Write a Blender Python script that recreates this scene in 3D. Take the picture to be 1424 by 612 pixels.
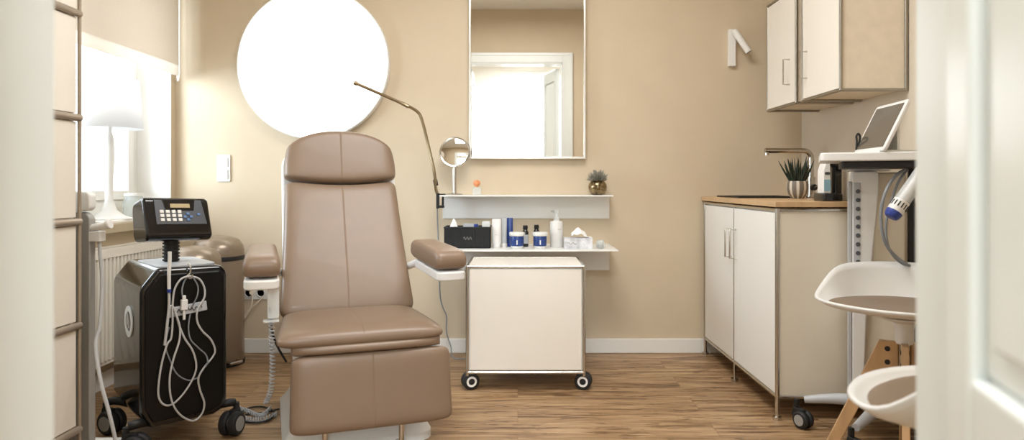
import bpy, bmesh, math, random
from mathutils import Vector, Matrix
random.seed(7)
PI = math.pi
for o in list(bpy.data.objects): bpy.data.objects.remove(o)
S = bpy.context.scene
COL = S.collection

# ------------------------------------------------------------------ camera
EYE = 0.98; F = 950.0; VX = 720.0; VY = 256.0
cam_d = bpy.data.cameras.new('camera'); cam = bpy.data.objects.new('camera', cam_d); COL.objects.link(cam)
cam.location = (0, 0, EYE); cam.rotation_euler = (PI/2, 0, 0)
cam_d.sensor_width = 36; cam_d.lens = 36*F/1424
cam_d.shift_x = -(VX-712)/1424; cam_d.shift_y = -(306-VY)/1424
cam_d.clip_start = 0.02
cam_d.dof.use_dof = True; cam_d.dof.focus_distance = 2.9; cam_d.dof.aperture_fstop = 2.8
S.camera = cam
def at(px, py, Y): return Vector(((px-VX)*Y/F, Y, EYE+(VY-py)*Y/F))

# ------------------------------------------------------------------ world and light
w = bpy.data.worlds.new('world'); S.world = w; w.use_nodes = True
bgn = w.node_tree.nodes['Background']; bgn.inputs[0].default_value = (0.86, 0.93, 1.0, 1); bgn.inputs[1].default_value = 4.0
def area(name, loc, rot, sx, sy, power, col):
    d = bpy.data.lights.new(name, 'AREA'); d.shape = 'RECTANGLE'; d.size = sx; d.size_y = sy; d.energy = power; d.color = col
    o = bpy.data.objects.new(name, d); COL.objects.link(o); o.location = loc; o.rotation_euler = rot
    return o
area('daylight_left', (-4.4, 1.7, 1.9), (0, -PI/2+0.18, 0.48), 2.4, 3.0, 400, (0.70, 0.85, 1.0))
area('daylight_hall', (0.15, -2.3, 1.8), (PI/2, 0, 0), 1.6, 1.9, 60, (0.88, 0.94, 1.0))
area('hall_fill_light', (0.0, -0.7, 2.70), (0, 0, 0), .9, .9, 80, (.84, .93, 1.0))  # added fill without a fixture, brightens the hall, jambs and door leaves
area('ceiling_lamp_light', (0.0, 2.2, 2.70), (0, 0, 0), 1.1, 1.1, 38, (0.97, 0.98, 1.0))
S.view_settings.view_transform = 'Standard'; S.view_settings.look = 'None'
S.view_settings.exposure = 0.12; S.view_settings.gamma = 1; S.view_settings.use_curve_mapping = False

# ------------------------------------------------------------------ materials
def lin(h):
    c = [int(h[i:i+2], 16)/255 for i in (0, 2, 4)]
    return tuple((x/12.92 if x <= .04045 else ((x+.055)/1.055)**2.4) for x in c)+(1,)
def mat(name, hexc, rough=.5, metal=0., noise=.04, scale=20., bump=0., bscale=None, spec=None, coat=0., stretch=(1,1,1), trans=0., emit=None, es=0., sheen=0.):
    m = bpy.data.materials.new(name); m.use_nodes = True; nt = m.node_tree; p = nt.nodes['Principled BSDF']
    c = lin(hexc)
    tc = nt.nodes.new('ShaderNodeTexCoord'); mp = nt.nodes.new('ShaderNodeMapping'); mp.inputs['Scale'].default_value = stretch
    nt.links.new(tc.outputs['Object'], mp.inputs[0])
    nz = nt.nodes.new('ShaderNodeTexNoise'); nz.inputs['Scale'].default_value = scale; nz.inputs['Detail'].default_value = 4
    nt.links.new(mp.outputs[0], nz.inputs['Vector'])
    rp = nt.nodes.new('ShaderNodeValToRGB')
    rp.color_ramp.elements[0].position = .3; rp.color_ramp.elements[1].position = .7
    rp.color_ramp.elements[0].color = tuple(max(0, x*(1-noise)) for x in c[:3])+(1,)
    rp.color_ramp.elements[1].color = tuple(min(1, x*(1+noise)) for x in c[:3])+(1,)
    nt.links.new(nz.outputs['Fac'], rp.inputs[0]); nt.links.new(rp.outputs[0], p.inputs['Base Color'])
    p.inputs['Roughness'].default_value = rough; p.inputs['Metallic'].default_value = metal
    if spec is not None: p.inputs['Specular IOR Level'].default_value = spec
    if coat: p.inputs['Coat Weight'].default_value = coat; p.inputs['Coat Roughness'].default_value = .05
    if trans: p.inputs['Transmission Weight'].default_value = trans
    if sheen: p.inputs['Sheen Weight'].default_value = sheen
    if emit: p.inputs['Emission Color'].default_value = lin(emit); p.inputs['Emission Strength'].default_value = es
    if bump:
        n2 = nt.nodes.new('ShaderNodeTexNoise'); n2.inputs['Scale'].default_value = bscale or scale*6; n2.inputs['Detail'].default_value = 3
        nt.links.new(mp.outputs[0], n2.inputs['Vector'])
        b = nt.nodes.new('ShaderNodeBump'); b.inputs['Strength'].default_value = bump; b.inputs['Distance'].default_value = .002
        nt.links.new(n2.outputs['Fac'], b.inputs['Height']); nt.links.new(b.outputs[0], p.inputs['Normal'])
    return m
def clear(name, hexc, fac=.85, rough=.03):
    m = bpy.data.materials.new(name); m.use_nodes = True; nt = m.node_tree; nt.nodes.remove(nt.nodes['Principled BSDF'])
    out = nt.nodes['Material Output']; t = nt.nodes.new('ShaderNodeBsdfTransparent'); g = nt.nodes.new('ShaderNodeBsdfPrincipled')
    g.inputs['Base Color'].default_value = lin(hexc); g.inputs['Roughness'].default_value = rough
    mx = nt.nodes.new('ShaderNodeMixShader'); nz = nt.nodes.new('ShaderNodeTexNoise'); nz.inputs['Scale'].default_value = 8
    mr = nt.nodes.new('ShaderNodeMapRange'); mr.inputs['To Min'].default_value = 1-fac; mr.inputs['To Max'].default_value = 1-fac+.02
    nt.links.new(nz.outputs['Fac'], mr.inputs['Value']); nt.links.new(mr.outputs[0], mx.inputs[0])
    nt.links.new(t.outputs[0], mx.inputs[1]); nt.links.new(g.outputs[0], mx.inputs[2]); nt.links.new(mx.outputs[0], out.inputs[0])
    return m
def cloth_screen(name, hexc, tr):
    m = bpy.data.materials.new(name); m.use_nodes = True; nt = m.node_tree; nt.nodes.remove(nt.nodes['Principled BSDF'])
    out = nt.nodes['Material Output']; d = nt.nodes.new('ShaderNodeBsdfDiffuse'); t = nt.nodes.new('ShaderNodeBsdfTranslucent')
    wv = nt.nodes.new('ShaderNodeTexNoise'); wv.inputs['Scale'].default_value = 90
    rp = nt.nodes.new('ShaderNodeValToRGB'); c = lin(hexc)
    rp.color_ramp.elements[0].color = tuple(x*.93 for x in c[:3])+(1,); rp.color_ramp.elements[1].color = c
    nt.links.new(wv.outputs['Fac'], rp.inputs[0])
    nt.links.new(rp.outputs[0], d.inputs[0]); nt.links.new(rp.outputs[0], t.inputs[0])
    mx = nt.nodes.new('ShaderNodeMixShader'); mx.inputs[0].default_value = tr
    nt.links.new(d.outputs[0], mx.inputs[1]); nt.links.new(t.outputs[0], mx.inputs[2]); nt.links.new(mx.outputs[0], out.inputs[0])
    return m
def wood_floor():
    m = bpy.data.materials.new('oak_plank_floor'); m.use_nodes = True; nt = m.node_tree; N = nt.nodes; L = nt.links; p = N['Principled BSDF']
    tc = N.new('ShaderNodeTexCoord')
    br = N.new('ShaderNodeTexBrick'); br.offset = .37; br.inputs['Scale'].default_value = 1
    br.inputs['Brick Width'].default_value = 1.25; br.inputs['Row Height'].default_value = .165; br.inputs['Mortar Size'].default_value = .001
    br.inputs['Color1'].default_value = (0, 0, 0, 1); br.inputs['Color2'].default_value = (1, 1, 1, 1); br.inputs['Mortar'].default_value = (.5, .5, .5, 1)
    L.new(tc.outputs['Object'], br.inputs['Vector'])
    # per-plank offset of the grain
    sc = N.new('ShaderNodeVectorMath'); sc.operation = 'SCALE'; sc.inputs['Scale'].default_value = 9
    L.new(br.outputs['Color'], sc.inputs[0])
    ad = N.new('ShaderNodeVectorMath'); ad.operation = 'ADD'; L.new(tc.outputs['Object'], ad.inputs[0]); L.new(sc.outputs[0], ad.inputs[1])
    mp = N.new('ShaderNodeMapping'); mp.inputs['Scale'].default_value = (1.5, 19, 1); L.new(ad.outputs[0], mp.inputs[0])
    n1 = N.new('ShaderNodeTexNoise'); n1.inputs['Scale'].default_value = 1.6; n1.inputs['Detail'].default_value = 7; n1.inputs['Distortion'].default_value = .9
    L.new(mp.outputs[0], n1.inputs['Vector'])
    mp2 = N.new('ShaderNodeMapping'); mp2.inputs['Scale'].default_value = (4, 120, 1); L.new(ad.outputs[0], mp2.inputs[0])
    n2 = N.new('ShaderNodeTexNoise'); n2.inputs['Scale'].default_value = 2; n2.inputs['Detail'].default_value = 3
    L.new(mp2.outputs[0], n2.inputs['Vector'])
    r1 = N.new('ShaderNodeValToRGB'); e = r1.color_ramp.elements
    e[0].position = .30; e[0].color = lin('725538'); e[1].position = .72; e[1].color = lin('d3b48c')
    x = r1.color_ramp.elements.new(.5); x.color = lin('b3916a')
    L.new(n1.outputs['Fac'], r1.inputs[0])
    mx = N.new('ShaderNodeMix'); mx.data_type = 'RGBA'; mx.blend_type = 'MULTIPLY'; mx.inputs['Factor'].default_value = .8
    r2 = N.new('ShaderNodeValToRGB'); r2.color_ramp.elements[0].position = .3; r2.color_ramp.elements[1].position = .65
    r2.color_ramp.elements[0].color = (.62, .58, .55, 1); r2.color_ramp.elements[1].color = (1, 1, 1, 1)
    L.new(n2.outputs['Fac'], r2.inputs[0]); L.new(r1.outputs[0], mx.inputs['A']); L.new(r2.outputs[0], mx.inputs['B'])
    mpk = N.new('ShaderNodeMapping'); mpk.inputs['Scale'].default_value = (2.6, 15, 1); L.new(ad.outputs[0], mpk.inputs[0])
    nk = N.new('ShaderNodeTexNoise'); nk.inputs['Scale'].default_value = 2.4; nk.inputs['Detail'].default_value = 5; nk.inputs['Distortion'].default_value = 1.2; L.new(mpk.outputs[0], nk.inputs['Vector'])
    rk = N.new('ShaderNodeValToRGB'); rk.color_ramp.elements[0].position = .55; rk.color_ramp.elements[0].color = (1, 1, 1, 1); rk.color_ramp.elements[1].position = .68; rk.color_ramp.elements[1].color = (.42, .36, .31, 1)
    L.new(nk.outputs['Fac'], rk.inputs[0])
    mk = N.new('ShaderNodeMix'); mk.data_type = 'RGBA'; mk.blend_type = 'MULTIPLY'; mk.inputs['Factor'].default_value = .9
    L.new(mx.outputs['Result'], mk.inputs['A']); L.new(rk.outputs[0], mk.inputs['B']); mx = mk
    m3 = N.new('ShaderNodeMix'); m3.data_type = 'RGBA'; m3.blend_type = 'MULTIPLY'; m3.inputs['Factor'].default_value = 1
    r3 = N.new('ShaderNodeValToRGB'); r3.color_ramp.elements[0].color = (.80, .77, .74, 1); r3.color_ramp.elements[1].color = (1.0, 1.0, 1.0, 1)
    L.new(br.outputs['Color'], r3.inputs[0]); L.new(mx.outputs['Result'], m3.inputs['A']); L.new(r3.outputs[0], m3.inputs['B'])
    m4 = N.new('ShaderNodeMix'); m4.data_type = 'RGBA'; m4.blend_type = 'MIX'
    L.new(br.outputs['Fac'], m4.inputs['Factor']); L.new(m3.outputs['Result'], m4.inputs['A']); m4.inputs['B'].default_value = lin('7d5f43')
    L.new(m4.outputs['Result'], p.inputs['Base Color']); p.inputs['Roughness'].default_value = .42
    b = N.new('ShaderNodeBump'); b.inputs['Strength'].default_value = .15; b.inputs['Distance'].default_value = .002
    L.new(n2.outputs['Fac'], b.inputs['Height']); L.new(b.outputs[0], p.inputs['Normal'])
    return m
M = dict(
 wall=mat('tan_wall_paint', 'd2c1a6', .85, noise=.02, scale=6, bump=.25, bscale=220),
 wallr=mat('beige_wall_paint', 'd3c6b2', .85, noise=.02, scale=6, bump=.25, bscale=220),
 white=mat('white_paint', 'eeece6', .45, noise=.01, scale=5),
 door=mat('door_gloss_paint', 'e9ece8', .25, noise=.01, scale=4),
 ceil=mat('ceiling_paint', 'f2efe8', .9, noise=.01, scale=5),
 cream=mat('cream_laminate', 'ece6da', .38, noise=.012, scale=7),
 creamd=mat('cream_side_panel', 'e3d9c6', .4, noise=.012, scale=7),
 chrome=mat('chrome_tube', 'c9c6bf', .18, 1., noise=.02),
 steel=mat('brushed_steel', 'a9a49a', .35, 1., noise=.05, scale=60),
 brass=mat('satin_bronze_metal', 'a8987c', .3, 1., noise=.04),
 leather=mat('taupe_leather', '826c58', .42, noise=.03, scale=9, bump=.12, bscale=500, coat=.06),
 seam=mat('taupe_thread', '77634f', .6, noise=.03),
 plastic=mat('white_plastic', 'e6e5e1', .35, noise=.01),
 gplastic=mat('grey_plastic', '9c9993', .45, noise=.02),
 lgrey=mat('light_grey_plastic', 'b9bbbd', .4, noise=.02),
 black=mat('black_gloss', '0b0b0c', .12, noise=.1, coat=.4),
 blackm=mat('black_matte', '141414', .5, noise=.1),
 rubber=mat('black_rubber', '1c1c1d', .6, noise=.1),
 darkpan=mat('grey_key_panel', '4c4f55', .35, noise=.05),
 lcd=mat('lcd_window', 'b8a67c', .3, noise=.03),
 blue=mat('navy_print', '27407f', .3, noise=.25, scale=30),
 bluem=mat('blue_key', '5f7fae', .4, noise=.05),
 bluecap=mat('deep_blue_cap', '2a3f8f', .35, noise=.08),
 tube=mat('translucent_hose', 'c2c1c0', .3, noise=.03),
 tubeg=mat('grey_hose', '85888c', .4, noise=.03),
 beigecable=mat('beige_cable', 'd8ccb8', .5, noise=.03),
 binm=mat('taupe_metal_lacquer', '91816f', .28, .35, noise=.02),
 oak=mat('oak_veneer', 'be9a70', .45, noise=.18, scale=6, stretch=(3, 3, .5), bump=.1),
 ctop=mat('oak_worktop', 'c9a67c', .4, noise=.1, scale=5, stretch=(8, 1, 1)),
 sill=mat('sill_stone', 'b8a88c', .4, noise=.05),
 fabric=mat('taupe_felt', '7a644b', .9, noise=.08, scale=60, bump=.4, bscale=600, sheen=.2),
 paper=mat('tissue_paper', 'f4f3f0', .9, noise=.01),
 blindw=cloth_screen('blind_fabric', 'ece3d6', .22),
 shade=cloth_screen('lamp_shade_fabric', 'ffffff', .55),
 glass=clear('window_glass', 'ffffff', .95),
 clearp=clear('clear_plastic', 'eef2f2', .55, .15),
 clearg=clear('clear_glass', 'e6efee', .7, .05),
 mirror=mat('mirror_silver', 'f4f4f2', .005, 1., noise=.001),
 screen=mat('switched_off_screen', '5c564c', .15, noise=.03, coat=.3),
 leaf=mat('dark_green_leaf', '1d2a1c', .45, noise=.3, scale=40),
 leafg=mat('grey_green_leaf', '8b887c', .7, noise=.2, scale=60),
 orange=mat('orange_cap', 'eb9a66', .4, noise=.03),
 amber=mat('amber_liquid', '8f5a2a', .3, noise=.05),
 lightp=mat('lit_diffuser', 'ffffff', .6, emit='fffdf8', es=2.4),
 ceill=mat('ceiling_diffuser', 'ffffff', .6, emit='fff3e0', es=2.0),
 floor=wood_floor(),
)
def pot_stripes():
    m = bpy.data.materials.new('striped_ceramic'); m.use_nodes = True; nt = m.node_tree; N = nt.nodes; L = nt.links; p = N['Principled BSDF']
    tc = N.new('ShaderNodeTexCoord'); sp = N.new('ShaderNodeSeparateXYZ'); L.new(tc.outputs['Object'], sp.inputs[0])
    a = N.new('ShaderNodeMath'); a.operation = 'ARCTAN2'; L.new(sp.outputs[1], a.inputs[0]); L.new(sp.outputs[0], a.inputs[1])
    b = N.new('ShaderNodeMath'); b.operation = 'MULTIPLY'; b.inputs[1].default_value = 9; L.new(a.outputs[0], b.inputs[0])
    c = N.new('ShaderNodeMath'); c.operation = 'SINE'; L.new(b.outputs[0], c.inputs[0])
    r = N.new('ShaderNodeValToRGB'); r.color_ramp.elements[0].position = .25; r.color_ramp.elements[0].color = lin('756b5f'); r.color_ramp.elements[1].position = .5; r.color_ramp.elements[1].color = lin('cfc6b4')
    L.new(c.outputs[0], r.inputs[0]); L.new(r.outputs[0], p.inputs['Base Color']); p.inputs['Roughness'].default_value = .4
    return m
M['stripe'] = pot_stripes()
M['mercury'] = mat('bronze_mercury_glass', '8b7a5c', .18, .9, noise=.6, scale=45)
M['marble'] = mat('grey_printed_card', 'cfd0d4', .5, noise=.35, scale=25)

# ------------------------------------------------------------------ mesh helpers
class MB:
    def __init__(s): s.bm = bmesh.new()
    def _add(s, vs, fs, mtx=None):
        v = [s.bm.verts.new(mtx @ Vector(p) if mtx else Vector(p)) for p in vs]
        for f in fs:
            try: s.bm.faces.new([v[i] for i in f])
            except ValueError: pass
        return s
    def box(s, x0, x1, y0, y1, z0, z1, mtx=None):
        vs = [(x, y, z) for x in (x0, x1) for y in (y0, y1) for z in (z0, z1)]
        return s._add(vs, [(0,1,3,2), (4,6,7,5), (0,4,5,1), (2,3,7,6), (0,2,6,4), (1,5,7,3)], mtx)
    def tube(s, pts, r, n=8, cap=True, smooth=True, closed=False, steps=6):
        P = [Vector(p) for p in pts]
        if smooth and len(P) > 2: P = spline(P, steps, closed)
        R = r if callable(r) else (lambda t: r)
        rings = []; up = None
        for i, p in enumerate(P):
            if closed: t = P[(i+1) % len(P)]-P[i-1]
            else: t = (P[min(i+1, len(P)-1)]-P[max(i-1, 0)])
            if t.length < 1e-9: t = Vector((0, 0, 1))
            t.normalize()
            if up is None:
                up = Vector((0, 0, 1)) if abs(t.z) < .9 else Vector((1, 0, 0))
            a = t.cross(up)
            if a.length < 1e-6: a = t.cross(Vector((1, .1, 0)))
            a.normalize(); b = a.cross(t).normalized(); up = b
            rr = R(i/(len(P)-1))
            rings.append([s.bm.verts.new(p+a*rr*math.cos(2*PI*k/n)+b*rr*math.sin(2*PI*k/n)) for k in range(n)])
        m = len(rings)
        for i in range(m if closed else m-1):
            A = rings[i]; B = rings[(i+1) % m]
            for k in range(n): s.bm.faces.new((A[k], A[(k+1) % n], B[(k+1) % n], B[k]))
        if cap and not closed:
            s.bm.faces.new(rings[0][::-1]); s.bm.faces.new(rings[-1])
        return s
    def cyl(s, p0, p1, r, n=24, r1=None):
        return s.tube([p0, p1], (lambda t: r+(((r if r1 is None else r1)-r)*t)), n, smooth=False)
    def lathe(s, prof, c=(0, 0, 0), n=32, mtx=None, cap=True):
        T = mtx or Matrix.Translation(Vector(c)); rings = []
        for r, z in prof:
            rings.append([s.bm.verts.new(T @ Vector((max(r, 1e-5)*math.cos(2*PI*k/n), max(r, 1e-5)*math.sin(2*PI*k/n), z))) for k in range(n)])
        for A, B in zip(rings, rings[1:]):
            for k in range(n): s.bm.faces.new((A[k], A[(k+1) % n], B[(k+1) % n], B[k]))
        if cap: s.bm.faces.new(rings[0][::-1]); s.bm.faces.new(rings[-1])
        return s
    def prism(s, poly, a, b, axis='y', mtx=None):
        def m3(p, t):
            if axis == 'y': return (p[0], t, p[1])
            if axis == 'x': return (t, p[0], p[1])
            return (p[0], p[1], t)
        n = len(poly); vs = [m3(p, a) for p in poly]+[m3(p, b) for p in poly]
        fs = [tuple(range(n))[::-1], tuple(range(n, 2*n))]+[(i, (i+1) % n, n+(i+1) % n, n+i) for i in range(n)]
        return s._add(vs, fs, mtx)
    def surf(s, f, nu, nv, mtx=None):
        g = [[s.bm.verts.new((mtx @ Vector(f(i/nu, j/nv))) if mtx else Vector(f(i/nu, j/nv))) for j in range(nv+1)] for i in range(nu+1)]
        for i in range(nu):
            for j in range(nv): s.bm.faces.new((g[i][j], g[i+1][j], g[i+1][j+1], g[i][j+1]))
        return s
    def build(s, name, m, parent=None, bevel=0, seg=2, ang=40, merge=False, sub=0, solid=0):
        bm = s.bm
        if merge: bmesh.ops.remove_doubles(bm, verts=bm.verts[:], dist=1e-5)
        bmesh.ops.recalc_face_normals(bm, faces=bm.faces[:])
        for f in bm.faces: f.smooth = True
        for e in bm.edges:
            if len(e.link_faces) == 2 and e.calc_face_angle(0) > math.radians(ang): e.smooth = False
        me = bpy.data.meshes.new(name); bm.to_mesh(me); bm.free()
        o = bpy.data.objects.new(name, me); COL.objects.link(o); me.materials.append(M[m] if isinstance(m, str) else m)
        if solid:
            md = o.modifiers.new('solid', 'SOLIDIFY'); md.thickness = solid; md.offset = 0
        if bevel:
            md = o.modifiers.new('bevel', 'BEVEL'); md.width = bevel; md.segments = seg; md.limit_method = 'ANGLE'; md.angle_limit = math.radians(35); md.harden_normals = True
        if sub:
            md = o.modifiers.new('sub', 'SUBSURF'); md.levels = sub; md.render_levels = sub
        if parent: o.parent = parent
        return o
def spline(P, steps=6, closed=False):
    out = []; n = len(P)
    rng = range(n if closed else n-1)
    for i in rng:
        if closed: p0, p1, p2, p3 = P[i-1], P[i], P[(i+1) % n], P[(i+2) % n]
        else: p0, p1, p2, p3 = P[max(i-1, 0)], P[i], P[i+1], P[min(i+2, n-1)]
        for k in range(steps):
            t = k/steps
            out.append(.5*((2*p1)+(p2-p0)*t+(2*p0-5*p1+4*p2-p3)*t*t+(3*p1-p0-3*p2+p3)*t**3))
    if not closed: out.append(P[-1])
    return out
def tag(o, label=None, cat=None, group=None, kind=None):
    if label: o['label'] = label
    if cat: o['category'] = cat
    if group: o['group'] = group
    if kind: o['kind'] = kind
    return o
def thing(name, label, cat, loc=(0, 0, 0), rz=0, group=None):
    o = bpy.data.objects.new(name, None); COL.objects.link(o); o.location = loc; o.rotation_euler = (0, 0, rz); o.empty_display_size = .05
    return tag(o, label, cat, group)
def struct(o): o['kind'] = 'structure'; return o
def rrect(x0, x1, z0, z1, r, n=6):
    pts = []
    for cx, cz, a0 in ((x1-r, z1-r, 0), (x0+r, z1-r, PI/2), (x0+r, z0+r, PI), (x1-r, z0+r, 1.5*PI)):
        for k in range(n+1):
            a = a0+PI/2*k/n; pts.append((cx+r*math.cos(a), cz+r*math.sin(a)))
    return pts
def dup(root, **kw):
    r = root.copy(); COL.objects.link(r)
    for ch in list(root.children):
        c = ch.copy(); COL.objects.link(c); c.parent = r
        for g in ch.children:
            d = g.copy(); COL.objects.link(d); d.parent = c
    if 'loc' in kw: r.location = kw['loc']
    if 'rz' in kw: r.rotation_euler = (0, 0, kw['rz'])
    if 'label' in kw: r['label'] = kw['label']
    return r

# ------------------------------------------------------------------ the room
XL, XR, YB, YD, H = -1.99, 1.65, 3.97, 0.76, 2.80
struct(MB().box(-3.2, 3.2, -2.6, YB+.2, -.05, 0).build('floor', 'floor'))
struct(MB().box(-3.2, 3.2, -2.6, YB+.2, H, H+.05).build('ceiling', 'ceil'))
struct(MB().box(XL-.25, XR+.25, YB, YB+.15, 0, H).build('wall_back', 'wall'))
struct(MB().box(XR, XR+.15, YD, YB, 0, H).build('wall_right', 'wallr'))
WY0, WY1, WZ0, WZ1 = 2.30, 3.92, .745, 2.25
struct(MB().box(XL-.25, XL, YD, YB, 0, WZ0).box(XL-.25, XL, YD, YB, WZ1, H).box(XL-.25, XL, YD, WY0, WZ0, WZ1).box(XL-.25, XL, WY1, YB, WZ0, WZ1).build('wall_left', 'wall', merge=False))
DX0, DX1, DZ = -.54, .466, 2.24
struct(MB().box(XL-.25, DX0, YD-.10, YD, 0, H).box(DX1, XR+.15, YD-.10, YD, 0, H).box(DX0, DX1, YD-.10, YD, DZ, H).build('wall_front', 'wall'))
# hall behind the camera
struct(MB().box(-2.4, -2.3, -2.1, YD-.1, 0, H).build('wall_hall_left', 'cream'))
struct(MB().box(2.3, 2.4, -2.1, YD-.1, 0, H).build('wall_hall_right', 'cream'))
hx0, hx1, hz0, hz1 = -.25, .62, .35, 2.62
struct(MB().box(-2.4, hx0, -2.1, -2.0, 0, H).box(hx1, 2.4, -2.1, -2.0, 0, H).box(hx0, hx1, -2.1, -2.0, 0, hz0).box(hx0, hx1, -2.1, -2.0, hz1, H).build('wall_hall_back', 'cream'))
wf = MB()
for a in (hx0, (hx0+hx1)/2-.03, hx1-.06): wf.box(a, a+.06, -2.08, -2.02, hz0, hz1)
for z in (hz0, 1.68, hz1-.06): wf.box(hx0+.001, hx1-.001, -2.075, -2.025, z, z+.06)
hw = struct(wf.build('window_2', 'white')); MB().box(hx0+.05, hx1-.05, -2.052, -2.048, hz0+.05, hz1-.05).build('pane', 'glass', hw)
# architrave of the doorway
def architrave(y0, y1, nm):
    b = MB()
    for (a, c, d0, d1) in ((0, .105, 0, 1), (.075, .105, 0, 1.35), (0, .022, 0, 1.2)):
        yy0, yy1 = (y0, y0+(y1-y0)*d1)
        if yy0 > yy1: yy0, yy1 = yy1, yy0
        b.box(DX0-c, DX0-a, yy0, yy1, 0, DZ+c); b.box(DX1+a, DX1+c, yy0, yy1, 0, DZ+c); b.box(DX0-a, DX1+a, yy0, yy1, DZ+a, DZ+c)
    return struct(b.build(nm, 'door', bevel=.003))
architrave(YD, YD+.018, 'trim_1'); architrave(YD-.10, YD-.118, 'trim_2')
struct(MB().box(DX0-.001, DX0+.016, YD-.115, YD+.015, 0, DZ).box(DX1-.016, DX1+.001, YD-.115, YD+.015, 0, DZ).box(DX0, DX1, YD-.115, YD+.015, DZ-.016, DZ+.001).build('trim_3', 'door', bevel=.004))
def leaf(name, hinge, ang, flip):
    # leaf in local coords: runs along -y from the hinge, inner face at x = 0
    e = bpy.data.objects.new(name, None); COL.objects.link(e); e.location = hinge; e.rotation_euler = (0, 0, ang); e['kind'] = 'structure'
    s = 1 if flip else -1
    W = .44; T = .04*s; b = MB()
    def bx(y0, y1, z0, z1, t0=0., t1=1.):
        a, c = sorted((T*t0, T*t1)); b.box(a, c, y0, y1, z0, z1)
    bx(-.06, 0, .01, 2.2); bx(-W, -W+.06, .01, 2.2)
    for z0, z1 in ((.01, .16), (.66, .815), (2.08, 2.2)): bx(-W+.06, -.06, z0, z1)
    for z0, z1 in ((.16, .66), (.815, 2.08)):
        bx(-W+.06, -.06, z0, z1, .3, .7)
        bx(-W+.09, -.09, z0+.03, z1-.03, .12, .88)
    b.build('door_leaf', 'door', e, bevel=.006, seg=3)
    return e
leaf('door_1', (.40, YD-.12, 0), -math.radians(15), True)
leaf('door_2', (-.485, YD-.12, 0), 0, False)
struct(MB().box(XL, 1.07, YB-.014, YB, 0, .083).box(1.07, XR, YB-.014, YB, 0, .083).build('baseboard_back', 'white', bevel=.004))
struct(MB().box(XL, XL+.014, YD, YB-.014, 0, .083).build('baseboard_left', 'white', bevel=.004))
struct(MB().box(XR-.014, XR, YD, YB-.014, 0, .083).build('baseboard_right', 'white', bevel=.004))

# window in the left wall
XW = -2.21
f = MB()
for (y0, y1) in ((WY0, WY0+.07), (3.02, 3.12), (WY1-.07, WY1)): f.box(XW-.03, XW+.03, y0, y1, WZ0, WZ1)
for (z0, z1) in ((WZ0+.04, WZ0+.15), (WZ1-.08, WZ1)): f.box(XW-.028, XW+.028, WY0, WY1, z0, z1)
for (y0, y1) in ((WY0+.07, 3.02), (3.12, WY1-.07)):   # the casements
    for a in (y0, y1-.05): f.box(XW-.02, XW+.045, a, a+.05, WZ0+.15, WZ1-.08)
    for z in (WZ0+.15, WZ1-.13): f.box(XW-.018, XW+.043, y0, y1, z, z+.05)
win = struct(f.build('window_1', 'white', bevel=.004))
MB().box(XW-.003, XW+.003, WY0+.02, WY1-.02, WZ0+.06, WZ1-.03).build('pane', 'glass', win)
struct(MB().box(XW-.03, -1.925, WY0+.001, WY1-.001, .746, .79).build('trim_4', 'sill', bevel=.004))
struct(MB().box(XL-.19, XL+.001, WY1-.006, WY1, .79, WZ1).box(XL-.19, XL+.001, WY0, WY0+.006, .79, WZ1).box(XL-.19, XL+.001, WY0, WY1, WZ1-.006, WZ1).build('trim_5', 'white'))
# slatted blind outside the glass
vb = thing('slatted_blind', 'white slatted blind hanging in front of the window pane at the left edge of view', 'blind', (XW-.06, 3.3, 1.0))
b = MB()
for k in range(24): 
    z = -.13+k*.028
    b.box(-.011, .011, -.16, .30, z, z+.0022, Matrix.Rotation(.0, 4, 'X'))
b.build('slats', 'gplastic', vb)
b = MB()
for y in (-.12, .26): b.cyl((0, y, -.14), (0, y, 1.2), .0015, 6)
b.build('cord', 'white', vb)
MB().box(-.02, .02, -.17, .31, 1.2, 1.24).build('head_rail', 'white', vb)
# roller blind
rb = thing('roller_blind', 'beige fabric roller blind with pale hem covering the top of the window', 'blind', (-1.945, 3.08, 1.6))
MB().box(-.001, .001, -.8, .83, .06, .75).build('blind_fabric', 'blindw', rb)
MB().box(-.004, .004, -.8, .83, 0, .06).build('hem', cloth_screen('blind_hem', 'f5efe6', .4), rb)
MB().cyl((-.01, -.8, .76), (-.01, .83, .76), .025).build('roller', 'plastic', rb)
MB().tube([(0, .848, .75), (0, .848, .1), (.002, .846, .02), (-.01, .842, .03), (-.012, .844, .75)], .0035, 6).build('pull_cord', 'plastic', rb)
# radiator
rd = thing('radiator', 'cream ribbed panel radiator mounted under the window sill', 'radiator', (-1.93, 3.0, .14))
b = MB().box(-.05, .04, -.62, .64, .01, .52)
for k in range(42): 
    y = -.60+k*.03
    b.box(.04, .049, y, y+.018, .03, .50)
b.build('heating_panel', 'cream', rd, bevel=.002)
b = MB().box(-.055, -.035, -.63, .65, .52, .54).box(.035, .052, -.63, .65, .50, .54)
for k in range(50): b.box(-.04, .04, -.62+k*.0255, -.62+k*.0255+.012, .523, .537)
b.build('top_grille', 'cream', rd)
MB().cyl((0, -.45, -.14), (0, -.45, .02), .012).build('pipe', 'white', rd); MB().cyl((0, .5, -.14), (0, .5, .02), .012).build('pipe', 'white', rd)

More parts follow.
